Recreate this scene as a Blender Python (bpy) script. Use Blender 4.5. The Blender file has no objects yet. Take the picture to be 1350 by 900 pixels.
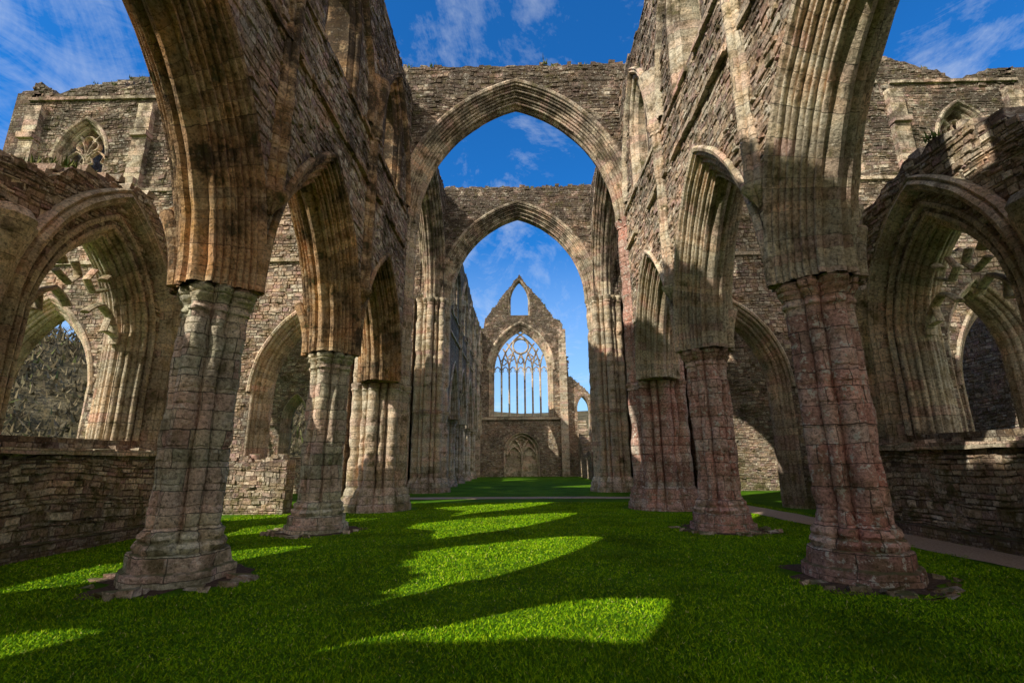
import bpy, math, random
import numpy as np
from mathutils import Vector, Matrix, noise
random.seed(7); rng=np.random.default_rng(7)
rad=math.radians
S=bpy.context.scene
TOPS=[]
# ------------------------------------------------------------------ nodes
class NT:
    def __init__(s,tree): s.t=tree; s.n=tree.nodes; s.l=tree.links
    def add(s,typ,ins=None,**kw):
        n=s.n.new(typ)
        for k,v in kw.items(): setattr(n,k,v)
        for k,v in (ins or {}).items(): s.put(n,k,v)
        return n
    def put(s,n,k,v):
        if isinstance(v,bpy.types.NodeSocket): s.l.new(v,n.inputs[k])
        else: n.inputs[k].default_value=v
    def math(s,op,a,b=0.0,c=None,clamp=False):
        n=s.add('ShaderNodeMath',operation=op,use_clamp=clamp); s.put(n,0,a); s.put(n,1,b)
        if c is not None: s.put(n,2,c)
        return n.outputs[0]
    def noise(s,vec,scale,detail=4,rough=.55,dist=0):
        n=s.add('ShaderNodeTexNoise',{'Vector':vec,'Scale':scale,'Detail':detail,'Roughness':rough,'Distortion':dist}); return n.outputs[0]
    def ramp(s,fac,stops,interp='LINEAR'):
        n=s.add('ShaderNodeValToRGB',{'Fac':fac}); cr=n.color_ramp; cr.interpolation=interp
        while len(cr.elements)<len(stops): cr.elements.new(.5)
        for e,(p,c) in zip(cr.elements,stops):
            e.position=p; e.color=(c,c,c,1) if isinstance(c,(int,float)) else (*c,1)
        return n.outputs[0]
    def mix(s,fac,a,b,blend='MIX'):
        n=s.add('ShaderNodeMix',data_type='RGBA',blend_type=blend); s.put(n,0,fac)
        s.put(n,6,a if isinstance(a,bpy.types.NodeSocket) else (*a,1)); s.put(n,7,b if isinstance(b,bpy.types.NodeSocket) else (*b,1))
        return n.outputs[2]
    def mr(s,v,a,b,c=0.,d=1.):
        return s.add('ShaderNodeMapRange',{'Value':v,'From Min':a,'From Max':b,'To Min':c,'To Max':d}).outputs[0]
def newmat(name):
    m=bpy.data.materials.new(name); m.use_nodes=True; t=NT(m.node_tree)
    for n in list(t.n): t.n.remove(n)
    out=t.add('ShaderNodeOutputMaterial'); b=t.add('ShaderNodeBsdfPrincipled'); t.l.new(b.outputs[0],out.inputs[0])
    b.inputs['Roughness'].default_value=.95; b.inputs['Specular IOR Level'].default_value=.1
    return m,t,b
def stone_mat(name,cols,mode='brick',row=.28,width=.6,mortar=.012,irr=1.0,grime=.5,lichen=.5,moss=.5,bumpd=.03,ochre=(.54,.33,.15),ochre_amt=.45,gain=1.0,mdark=.6,hzg=.15,glo=.56,lth=.60):
    m,t,b=newmat(name)
    geo=t.add('ShaderNodeNewGeometry'); pos=geo.outputs['Position']
    z=t.add('ShaderNodeSeparateXYZ',{0:pos}).outputs[2]
    nz=t.add('ShaderNodeSeparateXYZ',{0:geo.outputs['True Normal']}).outputs[2]
    fine=t.noise(pos,15,4,.75); mid=t.noise(pos,2.6,3,.6); big=t.noise(pos,.45,2,.6)
    if mode=='attr':
        v=t.add('ShaderNodeAttribute',attribute_name='rnd').outputs['Fac']; mort=None
    else:
        uv=t.add('ShaderNodeUVMap').outputs[0]
        su=t.add('ShaderNodeSeparateXYZ',{0:uv})
        w1=t.add('ShaderNodeTexNoise',{'W':su.outputs[1],'Scale':1.3,'Detail':1},noise_dimensions='1D').outputs[0]
        vv=t.math('MULTIPLY_ADD',w1,.9*irr,su.outputs[1])
        n2=t.add('ShaderNodeTexNoise',{'Vector':pos,'Scale':6,'Detail':1}); sc=t.add('ShaderNodeSeparateColor',{0:n2.outputs[1]})
        vv=t.math('MULTIPLY_ADD',sc.outputs[0],.05*irr,vv); uu=t.math('MULTIPLY_ADD',sc.outputs[1],.06*irr,su.outputs[0])
        cv=t.add('ShaderNodeCombineXYZ',{0:uu,1:vv}).outputs[0]
        br=t.add('ShaderNodeTexBrick',{'Vector':cv,'Color1':(0,0,0,1),'Color2':(1,1,1,1),'Mortar':(.5,.5,.5,1),'Scale':1.0,'Mortar Size':mortar,'Mortar Smooth':.6,'Brick Width':width,'Row Height':row})
        br.offset_frequency=2; br.offset=.43; br.squash=1.3; br.squash_frequency=3
        v=br.outputs[0]; mort=br.outputs[1]
    n=len(cols)
    col=t.ramp(v,[(i/(n-1)*.96+.02,tuple(min(.85,x*gain) for x in c)) for i,c in enumerate(cols)])
    col=t.mix(t.mr(mid,.45,.72,0,ochre_amt),col,ochre)
    col=t.mix(1,col,t.ramp(big,[(.3,.6),(.5,1.),(.72,1.35)]),'MULTIPLY')
    warm=t.noise(pos,.9,2,.5); col=t.mix(t.mr(warm,.5,.68,0,.55),col,t.mix(1,col,(1.12,.87,.80),'MULTIPLY'))
    col=t.mix(1,col,t.ramp(fine,[(.30,.25),(.48,1.0),(.72,1.6)]),'MULTIPLY')
    gn=t.noise(pos,1.3,5,.72); hz=t.mr(z,8,20,0,hzg)
    g=t.math('ADD',gn,hz); g=t.mr(g,glo,glo+.13,0,grime)
    col=t.mix(g,col,(.055,.045,.037))
    if lichen>0:
        ln=t.noise(pos,7.5,3,.75); l=t.mr(ln,lth,lth+.05,0,lichen); col=t.mix(l,col,(.70,.68,.60))
    mo=t.mr(z,2.4,0,0,.16); mo=t.mr(t.math('ADD',mid,mo),.58,.75,0,moss); col=t.mix(mo,col,(.12,.135,.04))
    up=t.mr(nz,.55,.9,0,.75); col=t.mix(t.math('MULTIPLY',up,t.mr(mid,.3,.5)),col,(.09,.105,.035))
    if mort is not None: col=t.mix(t.math('MULTIPLY',mort,mdark),col,(.07,.058,.046))
    t.put(b,'Base Color',col)
    h=t.math('MULTIPLY',fine,1.2)
    if mort is not None:
        h=t.math('MULTIPLY_ADD',mort,-.7,h); h=t.math('MULTIPLY_ADD',v,.35,h)
    bp=t.add('ShaderNodeBump',{'Strength':1.,'Distance':bumpd,'Height':h}); t.put(b,'Normal',bp.outputs[0])
    return m
C_rub=[(.25,.19,.145),(.54,.44,.32),(.34,.24,.195),(.70,.60,.46),(.33,.29,.24),(.50,.36,.27),(.46,.41,.34),(.74,.66,.53),(.19,.15,.12),(.48,.36,.30),(.37,.26,.24)]
C_ash=[(.52,.43,.31),(.72,.62,.46),(.53,.39,.32),(.66,.59,.46),(.45,.39,.30),(.74,.61,.46),(.56,.40,.34)]
C_red=[(.58,.33,.27),(.66,.46,.38),(.50,.27,.22),(.72,.56,.47),(.60,.38,.31),(.46,.30,.25),(.66,.40,.33),(.56,.48,.40)]
C_grn=[(.56,.52,.37),(.72,.67,.50),(.60,.43,.35),(.62,.60,.45),(.48,.46,.34),(.75,.65,.52),(.57,.38,.32)]
M_st=stone_mat('rubble_stone',C_rub,'attr',bumpd=.04,grime=.8,ochre_amt=.4,hzg=.21,glo=.55)
M_rb=stone_mat('rubble_bed',[tuple(x*.6 for x in c) for c in C_rub],'brick',row=.14,width=.30,mortar=.018,irr=1.2,bumpd=.05,grime=.7)
M_as=stone_mat('ashlar_buff',C_ash,'brick',row=.30,width=1.5,mortar=.007,irr=.5,lichen=.35,grime=.75,bumpd=.04)
M_wm=stone_mat('ashlar_warm',[(.42,.28,.16),(.60,.43,.26),(.48,.31,.18),(.36,.25,.16),(.64,.49,.31)],'brick',row=.30,width=1.5,mortar=.007,irr=.5,lichen=.15,grime=.9,ochre=(.68,.35,.11),ochre_amt=.85,glo=.48,bumpd=.04)
M_rd=stone_mat('ashlar_red',C_red,'brick',row=.33,width=.66,mortar=.009,irr=.4,lichen=.9,grime=.4,ochre=(.60,.31,.23),ochre_amt=.5,bumpd=.05,mdark=.75,lth=.57,moss=.35)
M_gr=stone_mat('ashlar_grey',C_grn,'brick',row=.33,width=.66,mortar=.009,irr=.4,lichen=.55,grime=.42,ochre=(.56,.38,.28),bumpd=.05,mdark=.75)
WALLM=[M_st,M_rb,M_as]
# ------------------------------------------------------------------ mesh builder
class MB:
    def __init__(s): s.v=[];s.f=[];s.uv=[];s.m=[];s.r=[]
    def face(s,idx,uv,m=0,r=.5): s.f.append(idx); s.uv.append(uv); s.m.append(m); s.r.append(r)
    def grid(s,rows,uvr,m=0,closed=False):
        b=len(s.v); n=len(rows[0])
        for r in rows: s.v.extend(r)
        for i in range(len(rows)-1):
            for j in range(n if closed else n-1):
                k=(j+1)%n
                u0=uvr[i][j]; u3=uvr[i+1][j]
                u1=uvr[i][j+1] if j+1<len(uvr[i]) else uvr[i][j]; u2=uvr[i+1][j+1] if j+1<len(uvr[i+1]) else uvr[i+1][j]
                s.face((b+i*n+j,b+i*n+k,b+(i+1)*n+k,b+(i+1)*n+j),(u0,u1,u2,u3),m)
    def box(s,x0,x1,y0,y1,z0,z1,m=0,j=0.):
        b=len(s.v); q=lambda:random.uniform(-j,j)
        for z in(z0,z1):
            for (x,y) in((x0,y0),(x1,y0),(x1,y1),(x0,y1)): s.v.append((x+q(),y+q(),z+q()))
        for f in((0,1,5,4),(1,2,6,5),(2,3,7,6),(3,0,4,7),(4,5,6,7),(3,2,1,0)):
            P=[s.v[b+i] for i in f]
            if f in((4,5,6,7),(3,2,1,0)): uv=tuple((p[0],p[1]) for p in P)
            elif f in((0,1,5,4),(2,3,7,6)): uv=tuple((p[0],p[2]) for p in P)
            else: uv=tuple((p[1],p[2]) for p in P)
            s.face(tuple(b+i for i in f),uv,m,random.random())
    def obj(s,name,mats,parent=None,smooth=False):
        me=bpy.data.meshes.new(name); me.from_pydata(s.v,[],s.f)
        ul=me.uv_layers.new(name='UVMap'); ul.data.foreach_set('uv',np.array([c for f in s.uv for u in f for c in u],dtype=np.float32))
        me.polygons.foreach_set('material_index',np.array(s.m,dtype=np.int32))
        a=me.attributes.new('rnd','FLOAT','FACE'); a.data.foreach_set('value',np.array(s.r,dtype=np.float32))
        for m in mats: me.materials.append(m)
        if smooth:
            me.polygons.foreach_set('use_smooth',np.ones(len(s.f),dtype=bool))
            try: me.set_sharp_from_angle(angle=rad(38))
            except Exception: pass
        me.update()
        o=bpy.data.objects.new(name,me); S.collection.objects.link(o)
        if parent: o.parent=parent
        return o
def empty(name):
    e=bpy.data.objects.new(name,None); S.collection.objects.link(e); return e
def W(axis,plane,u,w,z): return (plane+w,u,z) if axis=='Y' else (u,plane+w,z)
def nz3(p,s,a):
    n=noise.noise_vector(Vector(p)*s); return (p[0]+n.x*a,p[1]+n.y*a,p[2]+n.z*a)
# ------------------------------------------------------------------ arches
class H:
    def __init__(s,c,hs,z0,spr,rise): s.c=c;s.hs=hs;s.z0=z0;s.spr=spr;s.rise=rise;s.R=(rise*rise+hs*hs)/(2*hs)
    def inside(s,u,z,m=0.):
        du=abs(u-s.c)
        if z<s.z0-m: return False
        if z<s.spr: return du<s.hs+m
        q=(s.R+m)**2-(z-s.spr)**2
        return q>0 and du+(s.R-s.hs)<math.sqrt(q)
    def pts(s,n=12):
        L=[];R,hs,c=s.R,s.hs,s.c; a=math.acos(max(-1,min(1,(R-hs)/R)))
        for i in range(n+1):
            t=a*i/n; L.append((c+(R-hs)-R*math.cos(t),s.spr+R*math.sin(t)))
        return L+[(2*c-x,z) for x,z in reversed(L[:-1])]
def rag(seed,base,amp=.12,low=.25):
    def f(u):
        k=math.floor(u/.42); r=random.Random(k*7919+seed*131).uniform(-1,1)
        b=base(u) if callable(base) else base
        return b+r*amp+noise.noise(Vector((u*.35,seed*3.1,0)))*low+noise.noise(Vector((u*1.3,seed*1.7,4)))*low*.5
    return f
def stones(mb,axis,plane,T,side,u0,u1,z0,topf,zmax,holes,seed=1,pm=.035,hm=.09):
    R=random.Random(seed); z=z0+.01; w0=side*T/2
    # courses of rubble wander up and down along the wall
    def wz(u,z):
        k=min(1,(z-z0)/1.0)
        return z+k*(.20*noise.noise(Vector((u*.42,z*.35,seed)))+.05*noise.noise(Vector((u*1.7,z*1.2,seed+5))))
    while z<zmax+.15:
        h=R.choice([.07,.09,.11,.13,.16,.20]); u=u0
        while u<u1-.12:
            w=R.uniform(.10,.38)
            if u+w>u1: w=u1-u
            a,b=u+.008,u+w-.008
            c,d=z+.007,z+h-.007
            if R.random()<.2: d-=R.uniform(.01,.035)
            if R.random()<.1: d+=R.uniform(.02,.06)
            za,zb=wz(a,z),wz(b,z); ca,cb,da,db=c+za-z,c+zb-z,d+za-z,d+zb-z
            ok=b-a>.06 and max(da,db)<topf((a+b)/2)
            if ok:
                for hh in holes:
                    if abs((a+b)/2-hh.c)<hh.hs+.8 and (hh.inside(a,ca,hm) or hh.inside(b,cb,hm) or hh.inside(a,da,hm) or hh.inside(b,db,hm) or hh.inside((a+b)/2,ca,hm)): ok=False;break
            if ok and R.random()>.04:
                p=R.uniform(.004,pm) if R.random()>.10 else R.uniform(pm,pm*2.2)
                q=lambda:R.uniform(0,.028)
                bb=len(mb.v); rn=R.random()
                for (x,y) in((a,ca),(b,cb),(b,db),(a,da)): mb.v.append(W(axis,plane,x,w0-side*.01,y))
                for (x,y) in((a+q(),ca+q()),(b-q(),cb+q()),(b-q(),db-q()),(a+q(),da-q())): mb.v.append(W(axis,plane,x,w0+side*(p+R.uniform(-.011,.011)),y))
                uvq=((a,c),(b,c),(b,d),(a,d))
                mb.face((bb+4,bb+5,bb+6,bb+7),uvq,0,rn)
                for i in range(4): mb.face((bb+i,bb+(i+1)%4,bb+4+(i+1)%4,bb+4+i),uvq,0,rn)
            u+=w
        z+=h
from mathutils.geometry import tessellate_polygon
def wall(mb,axis,plane,T,u0,u1,z0,topf,holes,faces=(1,-1),geo=True,seed=1,pm=.035,reveal=2):
    bot=sorted([h for h in holes if h.z0<=z0+1e-6],key=lambda h:h.c); inn=[h for h in holes if h.z0>z0+1e-6]
    out=[(u0,z0)]
    for h in bot:
        if h.spr>z0+1e-4: out.append((h.c-h.hs,z0))
        out+=h.pts()
        if h.spr>z0+1e-4: out.append((h.c+h.hs,z0))
    out.append((u1,z0)); ntop0=len(out)
    n=max(2,int((u1-u0)/.21)); zmax=0
    for i in range(n+1):
        u=u1-(u1-u0)*i/n; zt=topf(u); zmax=max(zmax,zt); out.append((u,zt))
    TOPS.append((axis,plane,T,u0,u1,topf))
    loops=[out]+[[(h.c-h.hs,h.z0)]+h.pts()+[(h.c+h.hs,h.z0)] for h in inn]
    tris=tessellate_polygon([[Vector((a,b,0)) for a,b in L] for L in loops])
    flat=[p for L in loops for p in L]
    for sd in(1,-1):
        b=len(mb.v); mb.v.extend(W(axis,plane,u,sd*T/2,z) for u,z in flat)
        for t in tris: mb.face(tuple(b+i for i in t),tuple(flat[i] for i in t),1)
    for L in loops:
        acc=0
        for i in range(len(L)):
            p,q=L[i],L[(i+1)%len(L)]; dl=math.hypot(p[0]-q[0],p[1]-q[1])
            if dl<1e-6: continue
            b=len(mb.v)
            mb.v.extend([W(axis,plane,p[0],-T/2,p[1]),W(axis,plane,q[0],-T/2,q[1]),W(axis,plane,q[0],T/2,q[1]),W(axis,plane,p[0],T/2,p[1])])
            mm=1 if (L is out and i>=ntop0-1) else reveal
            mb.face((b,b+1,b+2,b+3),((0,acc),(0,acc+dl),(T,acc+dl),(T,acc)),mm); acc+=dl
    if geo:
        for sd in faces: stones(mb,axis,plane,T,sd,u0,u1,z0,topf,zmax,holes,seed*10+sd,pm)
        R=random.Random(seed)
        for lay in(0,1):
            u=u0
            while u<u1-.3:
                w=R.uniform(.15,.45)
                zt=min(topf(u+.05),topf(u+w-.05))+lay*.12; h=R.uniform(.06,.2)
                if R.random()<(.85 if lay==0 else .35):
                    d1=T/2-R.uniform(-.03,.2); d0=R.uniform(-T/2,T/2-.5) if lay else -T/2+R.uniform(0,.2)
                    e=W(axis,plane,u,d0,zt-.03); f=W(axis,plane,u+w,d1,zt+h)
                    mb.box(e[0],f[0],e[1],f[1],e[2],f[2],0,.035)
                u+=w
def mprof(T2,D,n=5,s=.28,amp=.09,g=.03):
    A=(0.,T2);B=(D,s); dx,dy=B[0]-A[0],B[1]-A[1]; L=math.hypot(dx,dy); nx,ny=-dy/L,dx/L
    if nx<0: nx,ny=-nx,-ny
    half=[(-.0,T2)]
    K=6
    for k in range(n):
        a=amp if k%2==0 else amp*.55
        for i in range(K):
            t=(k+i/K)/n; o=a*math.sin(math.pi*i/K)**.6 if i else 0
            o-=g
            half.append((A[0]+dx*t+nx*o,A[1]+dy*t+ny*o))
    half.append(B)
    half+=[(B[0]-g,s*.7),(B[0]+g,s*.35),(B[0]+g*1.6,0)]
    return half+[(r,-w) for r,w in reversed(half[:-1])]
HOOD=[(.01,.0),(-.02,.10),(-.10,.13),(-.16,.08),(-.17,.0)]
def sweep(mb,axis,plane,h,prof,n=16,zfoot=None,m=2,jit=.018,part=None,side='both'):
    rows=[];uvs=[]
    cum=[0]
    for a,b in zip(prof,prof[1:]): cum.append(cum[-1]+math.hypot(a[0]-b[0],a[1]-b[1]))
    def row(fn,v):
        rr=[]
        for (r,w) in prof:
            u,z=fn(r); rr.append(nz3(nz3(W(axis,plane,u,w,z),1.7,jit),8,jit*.7))
        rows.append(rr); uvs.append([(c,v) for c in cum])
    R,hs,c=h.R,h.hs,h.c; cx=R-hs
    def mk(t,sg):
        def fn(r):
            rho=R-r; a=math.acos(max(-1,min(1,cx/rho))); a*=t
            return (c+sg*(-(cx)+rho*math.cos(a)), h.spr+rho*math.sin(a))
        return fn
    arcl=R*math.acos(cx/R)
    jl=0
    if zfoot is not None:
        jl=h.spr-zfoot; k=max(1,int(jl/.4))
        for i in range(k): row(lambda r,i=i:(c-hs+r,zfoot+jl*i/k),jl*i/k)
    for i in range(n+1): row(mk(i/n,-1),jl+arcl*i/n)
    for i in range(n-1,-1,-1): row(mk(i/n,1),jl+arcl*(2-i/n))
    if zfoot is not None:
        for i in range(k-1,-1,-1): row(lambda r,i=i:(c+hs-r,zfoot+jl*i/k),jl*2+arcl*2-jl*i/k)
    mb.grid(rows,uvs,m)
def bar(mb,axis,plane,path,wd,dp,m=0,closed=False):
    P=list(path); n=len(P)
    if n<2: return
    rows=[];uvs=[];acc=0
    sec=[(-.5,-.2),(-.2,-.5),(.2,-.5),(.5,-.2),(.5,.2),(.2,.5),(-.2,.5),(-.5,.2),(-.5,-.2)]
    for i in range(n):
        a=P[i-1] if (i>0 or closed) else P[i]; b=P[(i+1)%n] if (i<n-1 or closed) else P[i]
        if closed and i==0: a=P[-2]
        if closed and i==n-1: b=P[1]
        dx,dz=b[0]-a[0],b[1]-a[1]; L=math.hypot(dx,dz) or 1; nx,nzz=-dz/L,dx/L
        if i: acc+=math.hypot(P[i][0]-P[i-1][0],P[i][1]-P[i-1][1])
        rows.append([W(axis,plane,P[i][0]+nx*s*wd,q*dp,P[i][1]+nzz*s*wd) for s,q in sec]); uvs.append([(k*.1,acc) for k in range(len(sec))])
    mb.grid(rows,uvs,m)
    for r_ in (rows[0],rows[-1]):
        b0=len(mb.v); mb.v.extend(r_[:8]); mb.face(tuple(range(b0,b0+8)),((0,0),)*8,m)
def circ(c,z,r,n=24): return [(c+r*math.cos(2*math.pi*i/n),z+r*math.sin(2*math.pi*i/n)) for i in range(n+1)]
def foil(c,z,r,k=4,n=7):
    P=[];d=r*.5;rr=r*.48
    for j in range(k):
        a0=2*math.pi*j/k+math.pi/2
        for i in range(n):
            a=a0-1.9+3.8*i/(n-1); P.append((c+d*math.cos(a0)+rr*math.cos(a),z+d*math.sin(a0)+rr*math.sin(a)))
    P.append(P[0]); return P
def tracery(mb,axis,plane,h,lights=2,wd=.13,dp=.3,mull=True,rose=None,m=0):
    bar(mb,axis,plane,h.pts(14),wd,dp,m)
    lw=2*h.hs/lights
    xs=[h.c-h.hs+lw*i for i in range(1,lights)]
    if mull:
        for x in xs: bar(mb,axis,plane,[(x,h.z0),(x,h.spr)],wd,dp,m)
    R=h.R
    avoid=(lambda u,z:False) if rose is None else (lambda u,z:math.hypot(u-rose[0],z-rose[1])<rose[2])
    for x in xs:
        for sg in(1,-1):
            seg=[]
            for i in range(22):
                a=math.pi*.5*i/21; u=x+sg*(R-R*math.cos(a)); z=h.spr+R*math.sin(a)
                if h.inside(u,z) and not avoid(u,z): seg.append((u,z))
                else: break
            if len(seg)>1: bar(mb,axis,plane,seg,wd*.85,dp*.8,m)
    for i in range(lights):
        c=h.c-h.hs+lw*(i+.5); hh=H(c,lw/2,0,h.spr-lw*.25,lw*.8)
        if mull:
            bar(mb,axis,plane,hh.pts(5),wd*.6,dp*.6,m)
            for sg in(1,-1): bar(mb,axis,plane,[(c+sg*lw*.47,hh.spr+lw*.1),(c+sg*lw*.2,hh.spr+lw*.22),(c+sg*lw*.3,hh.spr+lw*.5)],wd*.4,dp*.4,m)
    if rose:
        bar(mb,axis,plane,circ(*rose),wd,dp,m)
# ------------------------------------------------------------------ piers
def cluster(circles,core):
    def f(th):
        r=core; dx,dy=math.cos(th),math.sin(th)
        for (a,d,rc) in circles:
            cx,cy=d*math.cos(a),d*math.sin(a); bq=dx*cx+dy*cy; disc=bq*bq-(d*d-rc*rc)
            if disc>0: r=max(r,bq+math.sqrt(disc))
        return r
    return f
def loft(mb,cx,cy,rf,levels,N=96,m=0,seed=0,amp=.012,cap=True,blocks=0.):
    rows=[];uvs=[]
    base=[rf(2*math.pi*j/N) for j in range(N)]; mx=max(base)
    for (z,off,bl) in levels:
        r_=[];u_=[]
        for j in range(N):
            th=2*math.pi*j/N
            oct_=mx*.97/max(abs(math.cos((th+math.pi/8)%(math.pi/4)-math.pi/8)),.1)
            r=base[j]*(1-bl)+oct_*bl+off
            if blocks and bl==0 and off>-.009:
                kb=random.Random(int(z/.34)*131+int((th+.39)/.785)*17+seed).uniform(-1,1); r+=kb*blocks
            e=noise.noise(Vector((cx+math.cos(th)*1.3,cy+math.sin(th)*1.3,z*1.1+seed)))
            r-=max(0,e-.18)*amp*7
            e=noise.noise(Vector((cx+math.cos(th)*4,cy+math.sin(th)*4,z*3+seed)))
            r-=max(0,e-.3)*amp*5
            p=nz3((cx+r*math.cos(th),cy+r*math.sin(th),z),2.3,amp); p=nz3(p,11,amp*.6)
            r_.append(p); u_.append((th*mx*1.05,z))
        u_.append((2*math.pi*mx*1.05,z)); rows.append(r_); uvs.append(u_)
    mb.grid(rows,uvs,m,closed=True)
    if cap:
        b=len(mb.v)-N; mb.v.append((cx,cy,levels[-1][0])); c=len(mb.v)-1
        for j in range(N): mb.face((b+j,b+(j+1)%N,c),((0,0),(.1,0),(0,.1)),m)
def shaft_levels(z0,z1,R,step=.31):
    L=[];z=z0
    while z<z1-.05:
        h=step*R.uniform(.7,1.35)
        if z+h>z1-.12: h=z1-z
        o=R.uniform(-.008,.010)
        L+=[(z+.003,-.012,0),(z+.014,o,0),(z+h*.33,o+R.uniform(-.001,.004),0),(z+h*.66,o+R.uniform(-.001,.004),0),(z+h-.014,o,0)]
        z+=h
    return L
CAP=5.1
PF=cluster([(math.pi/2*k,.425,.19) for k in range(4)]+[(math.pi/4+math.pi/2*k,.43,.115) for k in range(4)],.375)
def pier(x,y,mat,seed):
    R=random.Random(seed); mb=MB()
    lv=[(-.1,.25,.95),(.18,.24,.95),(.20,.235,.92),(.22,.18,.85),(.225,.17,.85),(.44,.165,.8),(.46,.15,.75),(.475,.10,.6),(.50,.12,.5),(.56,.15,.35),(.62,.12,.25),(.65,.07,.1),(.70,.10,.08),(.76,.09,.05),(.80,.04,0),(.86,.01,0)]
    lv+=shaft_levels(.86,4.60,R,.34)
    lv+=[(4.60,0,0),(4.62,.035,0),(4.66,.045,0),(4.70,.02,0),(4.72,.005,0),(4.80,.02,0),(4.84,.05,0),(4.86,.08,.05),(4.91,.10,.05),(4.94,.06,.05),(4.96,.10,.1),(5.03,.135,.1),(5.08,.125,.1),(5.10,.10,.1)]
    loft(mb,x,y,PF,lv,N=128,seed=seed,amp=.026,blocks=.012)
    return mb.obj('stone_pier',[mat],smooth=True)
XA=5.75; PY=[-2.7,3.1,8.9,14.7]; CY=21.0; CY2=32.5; XO=11.3
for i,y in enumerate(PY[1:]):
    pier(-XA,y,M_gr,10+i); pier(XA,y,M_rd,20+i)
CF=cluster([(math.pi/2*k,1.02,.23) for k in range(4)]+[(math.pi/4+math.pi/2*k,1.08,.20) for k in range(4)]+[(math.pi/8+math.pi/4*k,.98,.12) for k in range(8)],.86)
def bigpier(x,y,z1,mat,seed,name='crossing_pier'):
    R=random.Random(seed); mb=MB()
    lv=[(-.1,.26,.6),(.25,.24,.6),(.3,.19,.5),(.55,.17,.5),(.6,.12,.3),(.75,.11,.2),(.85,.05,0),(.9,0,0)]
    lv+=shaft_levels(.9,4.75,R,.36)+[(4.75,0,0),(4.8,.05,0),(4.88,.02,0),(4.95,.07,0),(5.05,.08,0),(5.1,0,0)]
    lv+=shaft_levels(5.1,z1-.45,R,.36)+[(z1-.45,0,0),(z1-.42,.05,0),(z1-.36,.02,0),(z1-.25,.05,0),(z1-.15,.11,.1),(z1,.11,.1)]
    loft(mb,x,y,CF,lv,N=176,seed=seed,amp=.028)
    return mb.obj(name,[mat],smooth=True)
SPR=12.7
for y in(CY,CY2):
    bigpier(-XA-.2,y,SPR,M_as,31,); bigpier(XA+.2,y,SPR,M_rd if y==CY else M_as,33)
# ------------------------------------------------------------------ arcades
TA=1.6
def arcade(x,name,ys_bays,u0,u1,top,clh,mt,geo=True,seed=1,inner=1,arch_rise=4.84,vshafts=()):
    root=empty(name)
    arches=[H(c,hs,CAP-.006,CAP-.006,arch_rise*hs/2.75) for c,hs in ys_bays]
    cl=[H(c,1.25,12.9,15.2,2.3) for c,hs in ys_bays] if clh else []
    mb=MB(); wall(mb,'Y',x,TA,u0,u1,CAP-.006,rag(seed,top,.14,.5),arches+cl,geo=geo,seed=seed)
    mb.obj('wall',[M_st,M_rb,mt],root)
    mb=MB(); pr=mprof(TA/2+.01,.62,7,.24,.105,.055)
    for h in arches:
        sweep(mb,'Y',x,h,pr,22)
        for sd in(1,-1): sweep(mb,'Y',x,h,[(r-.0,sd*(TA/2-.02+w)) for r,w in HOOD],20)
    cp=mprof(TA/2+.02,.28,2,.5,.06)
    for h in cl:
        sweep(mb,'Y',x,h,cp,10,zfoot=h.z0)
        for sd in(inner,):
            hr=H(h.c,2.55,0,13.0,4.9); sweep(mb,'Y',x,hr,[(r,sd*(TA/2-.03+w)) for r,w in [(.0,0),(.02,.16),(.08,.22),(.14,.16),(.2,.2),(.26,.12),(.28,0)]],14)
    mb.obj('arch_mouldings',[M_st,M_rb,mt],root,smooth=True)
    mb=MB()
    for z,p in((10.9,.16),(12.6,.12)):
        n=int((u1-u0)/.6)
        for i in range(n):
            if random.random()<.15: continue
            a=u0+(u1-u0)*i/n; b=u0+(u1-u0)*(i+1)/n-.006
            xx=x+inner*TA/2; q=p+random.uniform(-.05,.02)
            mb.box(min(xx-inner*.02,xx+inner*q),max(xx-inner*.02,xx+inner*q),a,b,z+random.uniform(-.02,.02),z+.15,0,.015)
    mb.obj('string_course',[mt],root)
    mb=MB(); VF=cluster([(math.pi/2*k,.13,.10) for k in range(4)],.11)
    for y in vshafts:
        xx=x+inner*(TA/2+.04); R=random.Random(int(y*10))
        lv=[(6.75,-.18,0),(6.85,-.12,0),(7.0,.0,0),(7.12,.09,0),(7.2,.10,0),(7.24,.02,0)]+shaft_levels(7.24,12.6,R,.5)+[(12.6,0,0),(12.64,.05,0),(12.75,.02,0),(12.9,.12,.1),(13.02,.13,.1)]
        lv+=[(13.3,.08,0),(13.8,.12,0),(14.5,.22,0),(14.9,.3,.1),(15.1,.2,.2)]
        loft(mb,xx,y,VF,lv,N=40,amp=.015)
    mb.obj('vault_shafts',[mt],root,smooth=True)
    mb=MB()
    for y in vshafts:
        for dy in(-.35,0,.35):
            L_=random.uniform(.35,.75)*(.7 if dy else 1); P=[]
            for i in range(8):
                a=L_*i/7; P.append((x-inner*(.62+(3.2-3.2*math.cos(a))),CAP+.02+3.2*math.sin(a)))
            bar(mb,'X',y+dy,P,.24,.22,2)
    mb.obj('rib_springers',[M_st,M_rb,mt],root)
    return root
bays=[(.2,2.79),(6.0,2.79),(11.8,2.79),(17.35,2.5)]
top=lambda u:18.7
arcade(-XA,'arcade_wall',bays,-3.4,20.2,top,True,M_wm,seed=3,inner=1,vshafts=[3.1,8.9,14.7])
arcade(XA,'arcade_wall',bays,-3.4,20.2,top,True,M_as,seed=4,inner=-1,vshafts=[3.1,8.9,14.7])
nb=[(36.6,2.3)]+[(36.6+5.6*k,2.6) for k in range(1,5)]
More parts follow.
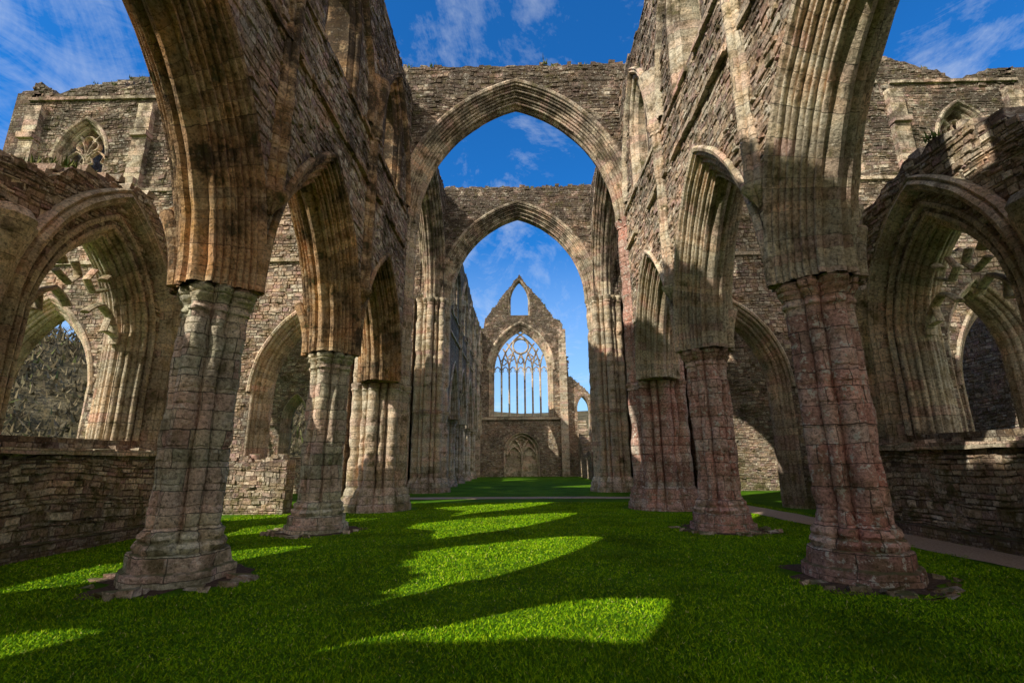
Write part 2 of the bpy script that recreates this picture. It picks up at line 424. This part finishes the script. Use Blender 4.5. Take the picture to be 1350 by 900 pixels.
arcade(-XA,'arcade_wall',nb,33.4,61.9,lambda u:18.8-(.6 if u>50 else 0),True,M_as,geo=False,seed=5,inner=1,vshafts=[39.4+5.6*k for k in range(4)])
for k in range(4): pier(-XA,39.4+5.6*k,M_as,60+k)
# ------------------------------------------------------------------ crossing arches
def crossing(axis,plane,u0,u1,topv,seed,c=0.,geo=True):
    root=empty('crossing_arch')
    h=H(c,5.42,SPR-.006,SPR-.006,7.1); mb=MB()
    wall(mb,axis,plane,TA,u0,u1,SPR-.006,rag(seed,topv,.06,.12),[h],geo=geo,seed=seed)
    mb.obj('wall',[M_st,M_rb,M_as],root)
    mb=MB(); sweep(mb,axis,plane,h,mprof(TA/2+.01,.74,7,.22,.10,.05),28)
    for sd in(1,-1): sweep(mb,axis,plane,h,[(r*1.3,sd*(TA/2-.02+w)) for r,w in HOOD],26)
    mb.obj('arch_mouldings',[M_st,M_rb,M_as],root,smooth=True)
crossing('X',CY,-7.1,7.1,20.8,41); crossing('X',CY2,-7.1,7.1,21.1,42)
crossing('Y',-XA-.2,CY+.81,CY2-.81,20.5,43,c=(CY+CY2)/2-.0); crossing('Y',XA+.2,CY+.81,CY2-.81,20.5,44,c=(CY+CY2)/2)
# ------------------------------------------------------------------ transepts
def transept(sg):
    root=empty('transept_wall')
    lo,hi=(7.1,24.)
    def X(a,b): return (min(sg*a,sg*b),max(sg*a,sg*b))
    u0,u1=X(lo,hi)
    ar=[H(sg*9.25,2.0,-.2,CAP-.3,3.6),H(sg*14.9,2.6,-.2,CAP-.3,4.2),H(sg*20.7,2.5,-.2,CAP-.3,4.2)]
    win=[H(sg*9.2,1.1,14.6,16.3,1.9),H(sg*14.9,1.1,14.6,16.3,1.9),H(sg*20.9,1.25,14.4,16.1,2.1)]
    mb=MB(); wall(mb,'X',CY,1.5,u0,u1,-.2,rag(50+sg,lambda u:20.2+.5*math.sin(abs(u)*.8),.15,.7),ar+win,faces=(-1,1),seed=50+sg)
    for h in ar:
        sweep(mb,'X',CY,h,mprof(.76,.5,4,.25,.07),14,zfoot=0)
        sweep(mb,'X',CY,h,[(r,-(.73+w)) for r,w in HOOD],14)
    for h in win: sweep(mb,'X',CY,h,mprof(.76,.22,2,.4,.05),10,zfoot=h.z0); sweep(mb,'X',CY,h,[(r,-(.73+w)) for r,w in HOOD],10)
    for px in(12.2,17.9,23.4):
        a,b=X(px-.35,px+.35); z=8.5
        while z<18.6: mb.box(a,b,CY-1.05,CY-.74,z,z+.34,2,.012); z+=.345
        mb.box(a+.08,b-.08,CY-1.25,CY-.74,14.4,14.75,2,.01); mb.box(a-.05,b+.05,CY-1.2,CY-.74,17.,17.3,2,.01)
    for z in(10.6,14.2,19.3):
        u=u0
        while u<u1-.6:
            if random.random()>.1: mb.box(u,u+.59,CY-.75-.13,CY-.73,z,z+.16,2,.012)
            u+=.6
    mb.obj('east_wall',WALLM,root)
    mb=MB()
    for h in win:
        hh=H(h.c,h.hs-.2,h.z0,h.spr,h.rise-.2); tracery(mb,'X',CY-.35,hh,2,.16,.3,m=0); bar(mb,'X',CY-.35,foil(h.c,h.spr+.85,.55),.12,.25)
    mb.obj('window_tracery',[M_as],root)
    mb=MB(); arw=[H(sg*9.2,2.1,-.2,CAP-.4,3.8)] if sg<0 else []; ww=[H(sg*10,1.5,12,15,2.6),H(sg*16,1.6,12,15,2.6)]+([H(sg*14.6,.9,2.2,4.6,1.7)] if sg<0 else [])
    wall(mb,'X',CY2,1.5,*X(lo,hi),-.2,rag(53+sg,20.,.12,.4),arw+ww,faces=(-1,),seed=55+sg)
    for h in arw: sweep(mb,'X',CY2,h,mprof(.76,.5,4,.25,.07),14,zfoot=0)
    for h in ww: sweep(mb,'X',CY2,h,mprof(.76,.3,3,.3,.05),10,zfoot=h.z0)
    mb.obj('west_wall',WALLM,root)
    mb=MB(); ce=(CY+CY2)/2
    gh=[H(ce-.6,4.4,2.0,9.0,6.5)] if sg<0 else [H(ce,1.2,15,17,2.)]
    wall(mb,'Y',sg*24.,1.5,CY-.75,CY2+.75,-.2,rag(57+sg,lambda u:20.+max(0,6.5-abs(u-ce)*1.15)*(1 if sg<0 else .6),.1,.3),gh,faces=(-sg,),seed=58+sg)
    for h in gh: sweep(mb,'Y',sg*24.,h,mprof(.76,.4,4,.25,.07),14,zfoot=h.z0)
    mb.obj('gable_wall',WALLM,root)
    if sg<0:
        mb=MB(); tracery(mb,'Y',sg*24.,H(gh[0].c,4.0,2.0,9.0,6.0),4,.2,.35,mull=False); mb.obj('gable_tracery',[M_as],root)
transept(-1); transept(1)
mb=MB(); wall(mb,'X',19.6,.7,-12.2,-8.9,-.2,rag(111,1.9,.08,.15),[],faces=(-1,),seed=111); mb.obj('screen_wall',WALLM)
# ------------------------------------------------------------------ aisle walls
def aisle(sg,top0,seed,u0=-3.4,u1=15.3):
    root=empty('aisle_wall'); x=sg*XO; T=1.2; inner=-sg
    cs=[.2,6.0,11.8]
    hs=[H(c,1.75,2.5,5.0,3.1) for c in cs]
    def tp(u):
        if u>14.9: return 8.0
        d=min(abs(u-c) for c in cs)
        return (top0 if u>5.5 else 9.75)-(.13*d*d if u>5.5 else .02*d*d)
    mb=MB(); wall(mb,'Y',x,T,u0,u1,-.2,rag(seed,tp,.16,.35),hs,faces=(inner,),seed=seed,pm=.045,reveal=2)
    for h in hs:
        sweep(mb,'Y',x,h,mprof(T/2+.02,.36,4,.15,.08,.03),18,zfoot=h.z0)
        hr=H(h.c,2.55,0,CAP,4.1)
        P=[(0,0),(.0,.22),(.06,.30),(.13,.24),(.16,.32),(.24,.36),(.30,.26),(.36,.28),(.42,.16),(.46,0)]
        sweep(mb,'Y',x,hr,[(r,inner*(T/2-.03+w)) for r,w in P],18,zfoot=2.2)
        sweep(mb,'Y',x,H(h.c,2.0,0,5.,3.45),[(r,inner*(T/2-.03+w)) for r,w in [(0,0),(.02,.1),(.08,.13),(.14,.1),(.16,0)]],16,zfoot=2.5)
    mb.obj('wall',WALLM,root)
    mb=MB(); xx=x+inner*(T/2)
    wall(mb,'Y',x+inner*(T/2+.24),.46,u0+.1,u1-.05,-.2,rag(seed+3,2.05,.05,.1),[],faces=(inner,),seed=seed+5,pm=.05)
    a=u0
    while a<u1-.7:
        w=random.uniform(.5,.9); q=.62+random.uniform(-.05,.04)
        if random.random()>.1: mb.box(min(xx,xx+inner*q),max(xx,xx+inner*q),a,a+w-.01,2.1,2.24,2,.02)
        a+=w
    mb.box(min(xx,xx+inner*.75),max(xx,xx+inner*.75),u0,u1,-.1,.28,1)
    VF=cluster([(math.pi/2*k,.2,.13) for k in range(4)],.2)
    for y in(3.1,8.9,14.7):
        lv=[(2.2,.12,.3),(2.35,.1,.2),(2.45,.0,0)]+shaft_levels(2.45,4.8,random.Random(3),.3)+[(4.8,.0,0),(4.85,.06,0),(4.95,.03,0),(5.1,.12,.1),(5.12,.12,0),(5.5,.16,0),(6.2,.28,0),(6.8,.42,.1),(7.0,.3,.1)]
        loft(mb,x+inner*(T/2+.1),y,VF,lv,N=48,m=2,amp=.02)
    mb.obj('bench_and_responds',WALLM,root)
    mb=MB()
    for h in (hs[2:] if sg<0 else hs):
        hh=H(h.c,h.hs-.36,h.z0,h.spr,h.rise-.45); R=hh.R
        for sg2 in(1,-1):
            seg=[]
            for i in range(30):
                a=.62+i*.03; u=h.c+sg2*(R-R*math.cos(a)); z=hh.spr+R*math.sin(a)-.1
                if hh.inside(u,z): seg.append((u,z))
            bar(mb,'Y',x,seg,.13,.28)
            q=H(h.c+sg2*.68,.62,0,hh.spr+.15,.95)
            pts=q.pts(9)
            bar(mb,'Y',x,pts[5:] if sg2>0 else pts[:14],.12,.26)
            bar(mb,'Y',x,[(q.c+sg2*.58,q.spr+.25),(q.c+sg2*.25,q.spr+.3),(q.c+sg2*.33,q.spr+.7)],.09,.2)
            bar(mb,'Y',x,[(h.c+sg2*.75,hh.spr+1.55),(h.c+sg2*.35,hh.spr+1.35),(h.c+sg2*.12,hh.spr+1.62),(h.c+sg2*.3,hh.spr+1.95)],.1,.22)
    mb.obj('window_tracery',[M_as],root)
aisle(-1,9.2,71); aisle(1,9.7,72)
def plainwall(name,axis,plane,T,u0,u1,top,holes,seed,geo=False,faces=(-1,)):
    mb=MB(); wall(mb,axis,plane,T,u0,u1,-.2,rag(seed,top,.12,.4),holes,geo=geo,seed=seed,faces=faces)
    for h in holes: sweep(mb,axis,plane,h,mprof(T/2+.02,.3,3,.2,.06),12,zfoot=max(h.z0,0))
    return mb.obj(name,WALLM)
plainwall('chapel_wall','X',15.9,1.2,-24,-11.95,1.5,[],80,True,(1,-1))
plainwall('chapel_wall','X',15.9,1.2,11.95,24,8.6,[H(15,1.4,2.5,5,2.6),H(20.6,1.4,2.5,5,2.6)],82,True,(1,-1))
plainwall('nave_aisle_wall','Y',-XO,1.2,33.3,61.9,lambda u:9.8 if u<49 else 16.5,[H(36.6+5.6*k,1.5,3,5.2,2.8) for k in range(3)],91)  # western end raised, out of view, to throw shade on the west front
plainwall('nave_aisle_wall','Y',XO,1.2,33.3,61.9,lambda u:6.5+1.5*math.sin(u*.5),[],92)
plainwall('ruined_wall','Y',7.6,1.1,50,61.9,lambda u:2.6+4.5*max(0,(u-57)/5),[],93,True,(-1,))
mb=MB(); wall(mb,'X',-4.2,1.5,-12.4,12,-.2,rag(95,lambda u:12.2 if abs(u)>6.6 else 20,.1,.3),[H(0,4.4,3.4,11,7),H(-8.8,1.4,3,5.2,2.6),H(8.8,1.4,3,5.2,2.6)],geo=False); mb.obj('east_wall',WALLM)
# ------------------------------------------------------------------ west front
root=empty('west_front'); WY=62.6
def wt(u):
    a=abs(u+.0)
    if a<4.55: return 20.1
    if u<0: return 18.6 if a<6 else 10.5
    if u<5.6: return 20.0-(u-4.55)*.6
    if u<6.2: return 15.
    return 12.2-(u-6.2)*.75
mb=MB(); hw=H(.1,4.1,7.3,13.2,6.2); hd=H(.1,2.2,-.2,2.9,2.4)
wall(mb,'X',WY,1.4,-11.9,11.9,-.2,rag(96,wt,.15,.25),[H(.1,4.1,7.3,13.2,6.2),hd,H(7.9,.75,5.,8.2,1.6)],geo=True,faces=(-1,),seed=96)
sweep(mb,'X',WY,hw,mprof(.72,.62,5,.15,.09),20,zfoot=7.3); sweep(mb,'X',WY,hw,[(r*2,-(.7+w)) for r,w in HOOD],20)
sweep(mb,'X',WY,hd,mprof(.72,.3,3,.2,.07),12,zfoot=0)
for a,b,z in((5.,5.9,18.4),(-5.9,-5.,18.)): mb.box(a,b,WY-1.5,WY-.69,0,z,2,.02)
mb.box(-4.9,4.9,WY-.95,WY-.69,6.9,7.2,2,.01)
mb.obj('wall',WALLM,root)
mb=MB(); gb=lambda u:26.3-abs(u)*1.36
wall(mb,'X',WY+.05,1.1,-4.5,4.5,20.05,rag(97,gb,.16,.2),[H(0,1.4,20.6,22.6,3.0)],geo=True,faces=(-1,),seed=97)
sweep(mb,'X',WY+.05,H(0,1.4,20.6,22.6,3.0),mprof(.57,.2,2,.2,.05),10,zfoot=20.6)
mb.obj('gable',WALLM,root)
mb=MB(); hh=H(.1,3.5,7.3,13.2,5.4); tracery(mb,'X',WY,hh,7,.24,.4,rose=(.1,16.5,1.0))
for k,(u,z) in enumerate([(-1.1,15.),(1.3,15.),(.1,14.6),(-2.1,14.4),(2.3,14.4)]): bar(mb,'X',WY,foil(u,z,.45),.14,.25)
mb.obj('great_window_tracery',[M_as],root)
mb=MB(); mb.box(-2.0,2.2,WY-.15,WY+.1,0,5.3,0); tracery(mb,'X',WY-.3,H(.1,1.85,0,2.6,2.4),2,.25,.4,m=0); bar(mb,'X',WY-.3,foil(.1,4.1,.5),.12,.3)
mb.obj('west_doorway',[M_as],root)
# ------------------------------------------------------------------ ground
m,t,b=newmat('lawn'); geo=t.add('ShaderNodeNewGeometry'); pos=geo.outputs['Position']
c=t.ramp(t.noise(pos,.5,4,.6),[(.3,(.045,.125,.003)),(.5,(.08,.20,.005)),(.7,(.14,.27,.010))])
c=t.mix(1,c,t.ramp(t.noise(pos,45,3,.8),[(.3,.4),(.5,1.),(.7,1.5)]),'MULTIPLY')
t.put(b,'Base Color',c); bp=t.add('ShaderNodeBump',{'Strength':1.,'Distance':.05,'Height':t.noise(pos,60,3,.8)}); t.put(b,'Normal',bp.outputs[0]); M_lawn=m
m,t,b=newmat('grass_blade'); geo=t.add('ShaderNodeNewGeometry'); pos=geo.outputs['Position']
r=t.add('ShaderNodeAttribute',attribute_name='rnd').outputs['Fac']
c=t.ramp(r,[(0,(.075,.20,.003)),(.5,(.17,.35,.005)),(.85,(.31,.47,.008)),(.97,(.36,.49,.012)),(1,(.5,.46,.17))])
c=t.mix(1,c,t.ramp(t.noise(pos,.6,4,.6),[(.3,.5),(.5,1.),(.7,1.25)]),'MULTIPLY')
t.put(b,'Base Color',c); b.inputs['Roughness'].default_value=.7; b.inputs['Specular IOR Level'].default_value=.05
M_bl=m
m,t,b=newmat('wall_plant'); r=t.add('ShaderNodeAttribute',attribute_name='rnd').outputs['Fac']
t.put(b,'Base Color',t.ramp(r,[(0,(.05,.09,.02)),(.5,(.10,.14,.03)),(.8,(.18,.17,.06)),(1,(.28,.24,.12))])); M_wp=m
m,t,b=newmat('bare_tree'); r=t.add('ShaderNodeAttribute',attribute_name='rnd').outputs['Fac']
t.put(b,'Base Color',t.ramp(r,[(0,(.05,.045,.03)),(.5,(.15,.12,.075)),(.85,(.26,.22,.14)),(1,(.12,.15,.05))])); M_bt=m
m,t,b=newmat('gravel'); pos=t.add('ShaderNodeNewGeometry').outputs['Position']
c=t.ramp(t.noise(pos,35,4,.8),[(.3,(.30,.20,.13)),(.5,(.50,.37,.26)),(.7,(.66,.52,.39))]); t.put(b,'Base Color',c)
bp=t.add('ShaderNodeBump',{'Distance':.03,'Height':t.noise(pos,50,3,.8)}); t.put(b,'Normal',bp.outputs[0]); M_gv=m
m,t,b=newmat('soil'); pos=t.add('ShaderNodeNewGeometry').outputs['Position']
c=t.ramp(t.noise(pos,14,5,.8),[(.3,(.045,.030,.02)),(.55,(.12,.08,.055)),(.75,(.22,.17,.12))]); t.put(b,'Base Color',c)
bp=t.add('ShaderNodeBump',{'Distance':.04,'Height':t.noise(pos,25,4,.8)}); t.put(b,'Normal',bp.outputs[0]); M_so=m
m,t,b=newmat('woodland'); pos=t.add('ShaderNodeNewGeometry').outputs['Position']
c=t.ramp(t.noise(pos,.16,6,.8),[(.3,(.05,.045,.025)),(.5,(.13,.11,.06)),(.65,(.22,.19,.12))]); t.put(b,'Base Color',c)
bp=t.add('ShaderNodeBump',{'Distance':3.,'Height':t.noise(pos,.25,5,.8)}); t.put(b,'Normal',bp.outputs[0]); M_wd=m
mb=MB(); mb.v=[(-900,-900,0),(900,-900,0),(900,900,0),(-900,900,0)]; mb.face((0,1,2,3),((0,0),)*4)
lawn=mb.obj('grass_lawn',[M_lawn])
def ribbon(name,pts,wd,mat,z):
    mb=MB(); P=[]
    for i in range(len(pts)-1):
        for k in range(8):
            f=k/8; P.append(Vector(pts[i]).lerp(Vector(pts[i+1]),f))
    P.append(Vector(pts[-1]))
    for _ in range(3): P=[P[0]]+[(P[i-1]+P[i]*2+P[i+1])/4 for i in range(1,len(P)-1)]+[P[-1]]
    rows=[]
    for i,p in enumerate(P):
        d=(P[min(i+1,len(P)-1)]-P[max(i-1,0)]).normalized(); n=Vector((-d.y,d.x))
        w1=wd/2+noise.noise(Vector((p.x,p.y,1)))*.14; w2=wd/2+noise.noise(Vector((p.x,p.y,7)))*.14
        rows.append([(p.x+n.x*w1,p.y+n.y*w1,z),(p.x-n.x*w2,p.y-n.y*w2,z)])
    mb.grid(rows,[[(0,0),(1,0)]]*len(rows)); mb.obj(name,[mat]); return P
pp=ribbon('gravel_path',[(9.5,-2),(9.5,4),(9.4,10),(9.3,15),(9.1,19),(8.9,23),(7.3,26.5),(3,27.),(-4,27),(-9,27)],1.4,M_gv,.012)
PPn=np.array([[p.x,p.y] for p in pp])
soil=MB()
for (x,y) in[(sx*XA,yy) for sx in(-1,1) for yy in PY[1:]]:
    b=len(soil.v); soil.v.append((x,y,.022)); N=40
    for j in range(N):
        a=2*math.pi*j/N; r=1.2+.25*noise.noise(Vector((math.cos(a)*2+x,math.sin(a)*2+y,0)))*2; soil.v.append((x+r*math.cos(a),y+r*math.sin(a),.006))
    for j in range(N): soil.face((b,b+1+j,b+1+(j+1)%N),((0,0),)*3)
soil.obj('bare_soil',[M_so])
fl=MB()
for (x,y) in[(sx*XA,yy) for sx in(-1,1) for yy in PY[1:]]:
    for j in range(18):
        a=random.uniform(math.pi*.9,math.pi*2.1); r=random.uniform(1.0,1.38); s=random.uniform(.05,.18); px,py=x+r*math.cos(a),y+r*math.sin(a)
        fl.box(px-s,px+s,py-s*.55,py+s*.55,-.02,random.uniform(.025,.085),0,.04)
fl.obj('loose_stones',[M_st])
def blades(name,X,Y,Z,hgt,wdt,le,mat,parent=None):
    n=len(X); ang=rng.random(n)*6.283; la=rng.random(n)*6.283
    V=np.zeros((n,3,3),np.float32)
    V[:,:,2]=Z[:,None] if isinstance(Z,np.ndarray) else Z
    V[:,0,0]=X-np.cos(ang)*wdt;V[:,0,1]=Y-np.sin(ang)*wdt;V[:,1,0]=X+np.cos(ang)*wdt;V[:,1,1]=Y+np.sin(ang)*wdt
    V[:,2,0]=X+np.cos(la)*le;V[:,2,1]=Y+np.sin(la)*le;V[:,2,2]+=hgt
    me=bpy.data.meshes.new(name); me.vertices.add(3*n); me.vertices.foreach_set('co',V.ravel())
    me.loops.add(3*n); me.loops.foreach_set('vertex_index',np.arange(3*n,dtype=np.int32))
    me.polygons.add(n); me.polygons.foreach_set('loop_start',np.arange(0,3*n,3,dtype=np.int32))
    a=me.attributes.new('rnd','FLOAT','FACE'); a.data.foreach_set('value',rng.random(n).astype(np.float32))
    me.materials.append(mat); me.update(calc_edges=True); me.validate()
    o=bpy.data.objects.new(name,me); S.collection.objects.link(o); o.parent=parent; return o
N=340000
Y=4.2*np.exp(rng.random(N)*math.log(24/4.2)); X=(rng.random(N)*2-1)*np.minimum(Y*1.12+1,10.3)
keep=np.ones(N,bool)
for sx in(-1,1):
    for yy in PY[1:]: keep&=(X-sx*XA)**2+(Y-yy)**2>1.15**2*(1+.3*rng.random(N))
    keep&=(X-sx*(XA+.2))**2+(Y-CY)**2>1.75**2
dmin=np.full(N,9.)
for q in PPn[::2]: dmin=np.minimum(dmin,np.hypot(X-q[0],Y-q[1]))
keep&=dmin>.78
X=X[keep];Y=Y[keep];n=len(X)
cl=.5+.5*np.sin(X*2.1+np.sin(Y*1.7)*1.5)*np.sin(Y*2.6+np.cos(X*1.3)*2)
blades('grass_blades',X,Y,0.,(.016+.020*rng.random(n))*(.75+.5*cl),.0034+.0009*Y,.045*rng.random(n),M_bl,lawn)
px=[];py=[];pz=[]
R=random.Random(5)
for (ax,pl,T,u0,u1,tf) in TOPS:
    if tf(u0)<3: continue
    for k in range(int((u1-u0)*2.2)):
        u=R.uniform(u0,u1)
        if noise.noise(Vector((u*.5,pl,2)))<-.05: continue
        w=R.uniform(-T/2,T/2)
        for j in range(26):
            p=W(ax,pl,u+R.gauss(0,.09),w+R.gauss(0,.09),0); px.append(p[0]);py.append(p[1]);pz.append(tf(u)+.02)
px=np.array(px);py=np.array(py);pz=np.array(pz); n=len(px)
blades('wall_plants',px,py,pz,.10+.22*rng.random(n),.022+.02*rng.random(n),.16*rng.random(n),M_wp)
# hills and bare winter woodland
def hillh(r,a):
    hf=np.interp(r,[170,200,240,290,350],[0,.25,.6,.9,1.]); side=.55+.45*max(0,-math.cos(a))
    return hf*(26+62*side*side)*(.8+.35*noise.noise(Vector((math.cos(a)*2,math.sin(a)*2,5))))-.5
mb=MB(); rows=[];NA=120
for r in(170,200,240,290,350):
    rows.append([(r*math.cos(2*math.pi*j/NA),30+r*math.sin(2*math.pi*j/NA),hillh(r,2*math.pi*j/NA)) for j in range(NA)])
mb.grid(rows,[[(0,0)]*(NA+1)]*5,closed=True); mb.obj('hills',[M_wd],smooth=True)
tx=[];ty=[];tz=[]
for k in range(1900):
    r=R.uniform(178,345); a=R.uniform(math.pi*.62,math.pi*1.1); h=hillh(r,a); x0,y0=r*math.cos(a),30+r*math.sin(a)
    for j in range(22):
        tx.append(x0+R.gauss(0,2.4)); ty.append(y0+R.gauss(0,2.4)); tz.append(h+abs(R.gauss(0,3.6)))
tx=np.array(tx);ty=np.array(ty);tz=np.array(tz);n=len(tx)
blades('woodland_trees',tx,ty,tz-1,1.0+2.5*rng.random(n),.3+.4*rng.random(n),2.8*rng.random(n),M_bt)
# ------------------------------------------------------------------ light
EL=rad(40); az=Vector((-1,-.87)).normalized(); sd=Vector((az.x*math.cos(EL),az.y*math.cos(EL),math.sin(EL)))
L=bpy.data.lights.new('sun','SUN'); L.energy=5; L.angle=rad(.5); L.color=(1,.92,.76); lo=bpy.data.objects.new('sun',L); S.collection.objects.link(lo)
lo.rotation_euler=sd.to_track_quat('Z','Y').to_euler(); lo.location=(-20,-20,40)
w=bpy.data.worlds.new('World'); S.world=w; w.use_nodes=True; t=NT(w.node_tree)
for n_ in list(t.n): t.n.remove(n_)
out=t.add('ShaderNodeOutputWorld'); bg=t.add('ShaderNodeBackground'); t.l.new(bg.outputs[0],out.inputs[0])
sk=t.add('ShaderNodeTexSky'); sk.sky_type='NISHITA'; sk.sun_disc=False; sk.sun_elevation=EL; sk.sun_rotation=math.atan2(az.x,az.y); sk.air_density=1.; sk.dust_density=.2; sk.ozone_density=2.
tc=t.add('ShaderNodeTexCoord').outputs['Generated']; sp=t.add('ShaderNodeSeparateXYZ',{0:tc})
zz=t.math('MAXIMUM',sp.outputs[2],.06); zz=t.math('ADD',zz,.12)
cv=t.add('ShaderNodeCombineXYZ',{0:t.math('DIVIDE',sp.outputs[0],zz),1:t.math('MULTIPLY',t.math('DIVIDE',sp.outputs[1],zz),.6)}).outputs[0]
cn=t.noise(cv,1.3,8,.68,.9); cn2=t.noise(cv,4.,6,.75,1.2)
cl=t.math('MULTIPLY_ADD',cn2,.35,cn)
cl=t.mr(cl,.68,1.02,0,.8)
fill_bank=t.mr(t.math('MULTIPLY_ADD',cn,-.5,sp.outputs[1]),-.35,-.65,0,.95)  # bright cloud added to the sky behind the camera as fill light
skc=t.mix(1,sk.outputs[0],(.12,.72,1.32),'MULTIPLY')
skc=t.mix(t.mr(sp.outputs[2],.42,.05,0,.65),skc,(4.4,5.5,6.4))
c1=t.mix(cl,skc,(5.6,6.0,6.4)); c2=t.mix(fill_bank,c1,(7.0,6.3,5.5))
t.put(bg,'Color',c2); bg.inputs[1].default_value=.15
# ------------------------------------------------------------------ camera
cam=bpy.data.cameras.new('camera'); cam.sensor_width=36; cam.lens=17.2; cam.clip_end=3000; cam.clip_start=.05
co=bpy.data.objects.new('camera',cam); S.collection.objects.link(co); S.camera=co
co.matrix_world=Matrix.Translation((.13,0,1.9))@Matrix.Rotation(rad(1.05),4,'Z')@Matrix.Rotation(rad(90+13.7),4,'X')@Matrix.Rotation(rad(-.4),4,'Z')
S.view_settings.view_transform='Standard'; S.view_settings.look='None'; S.view_settings.exposure=0
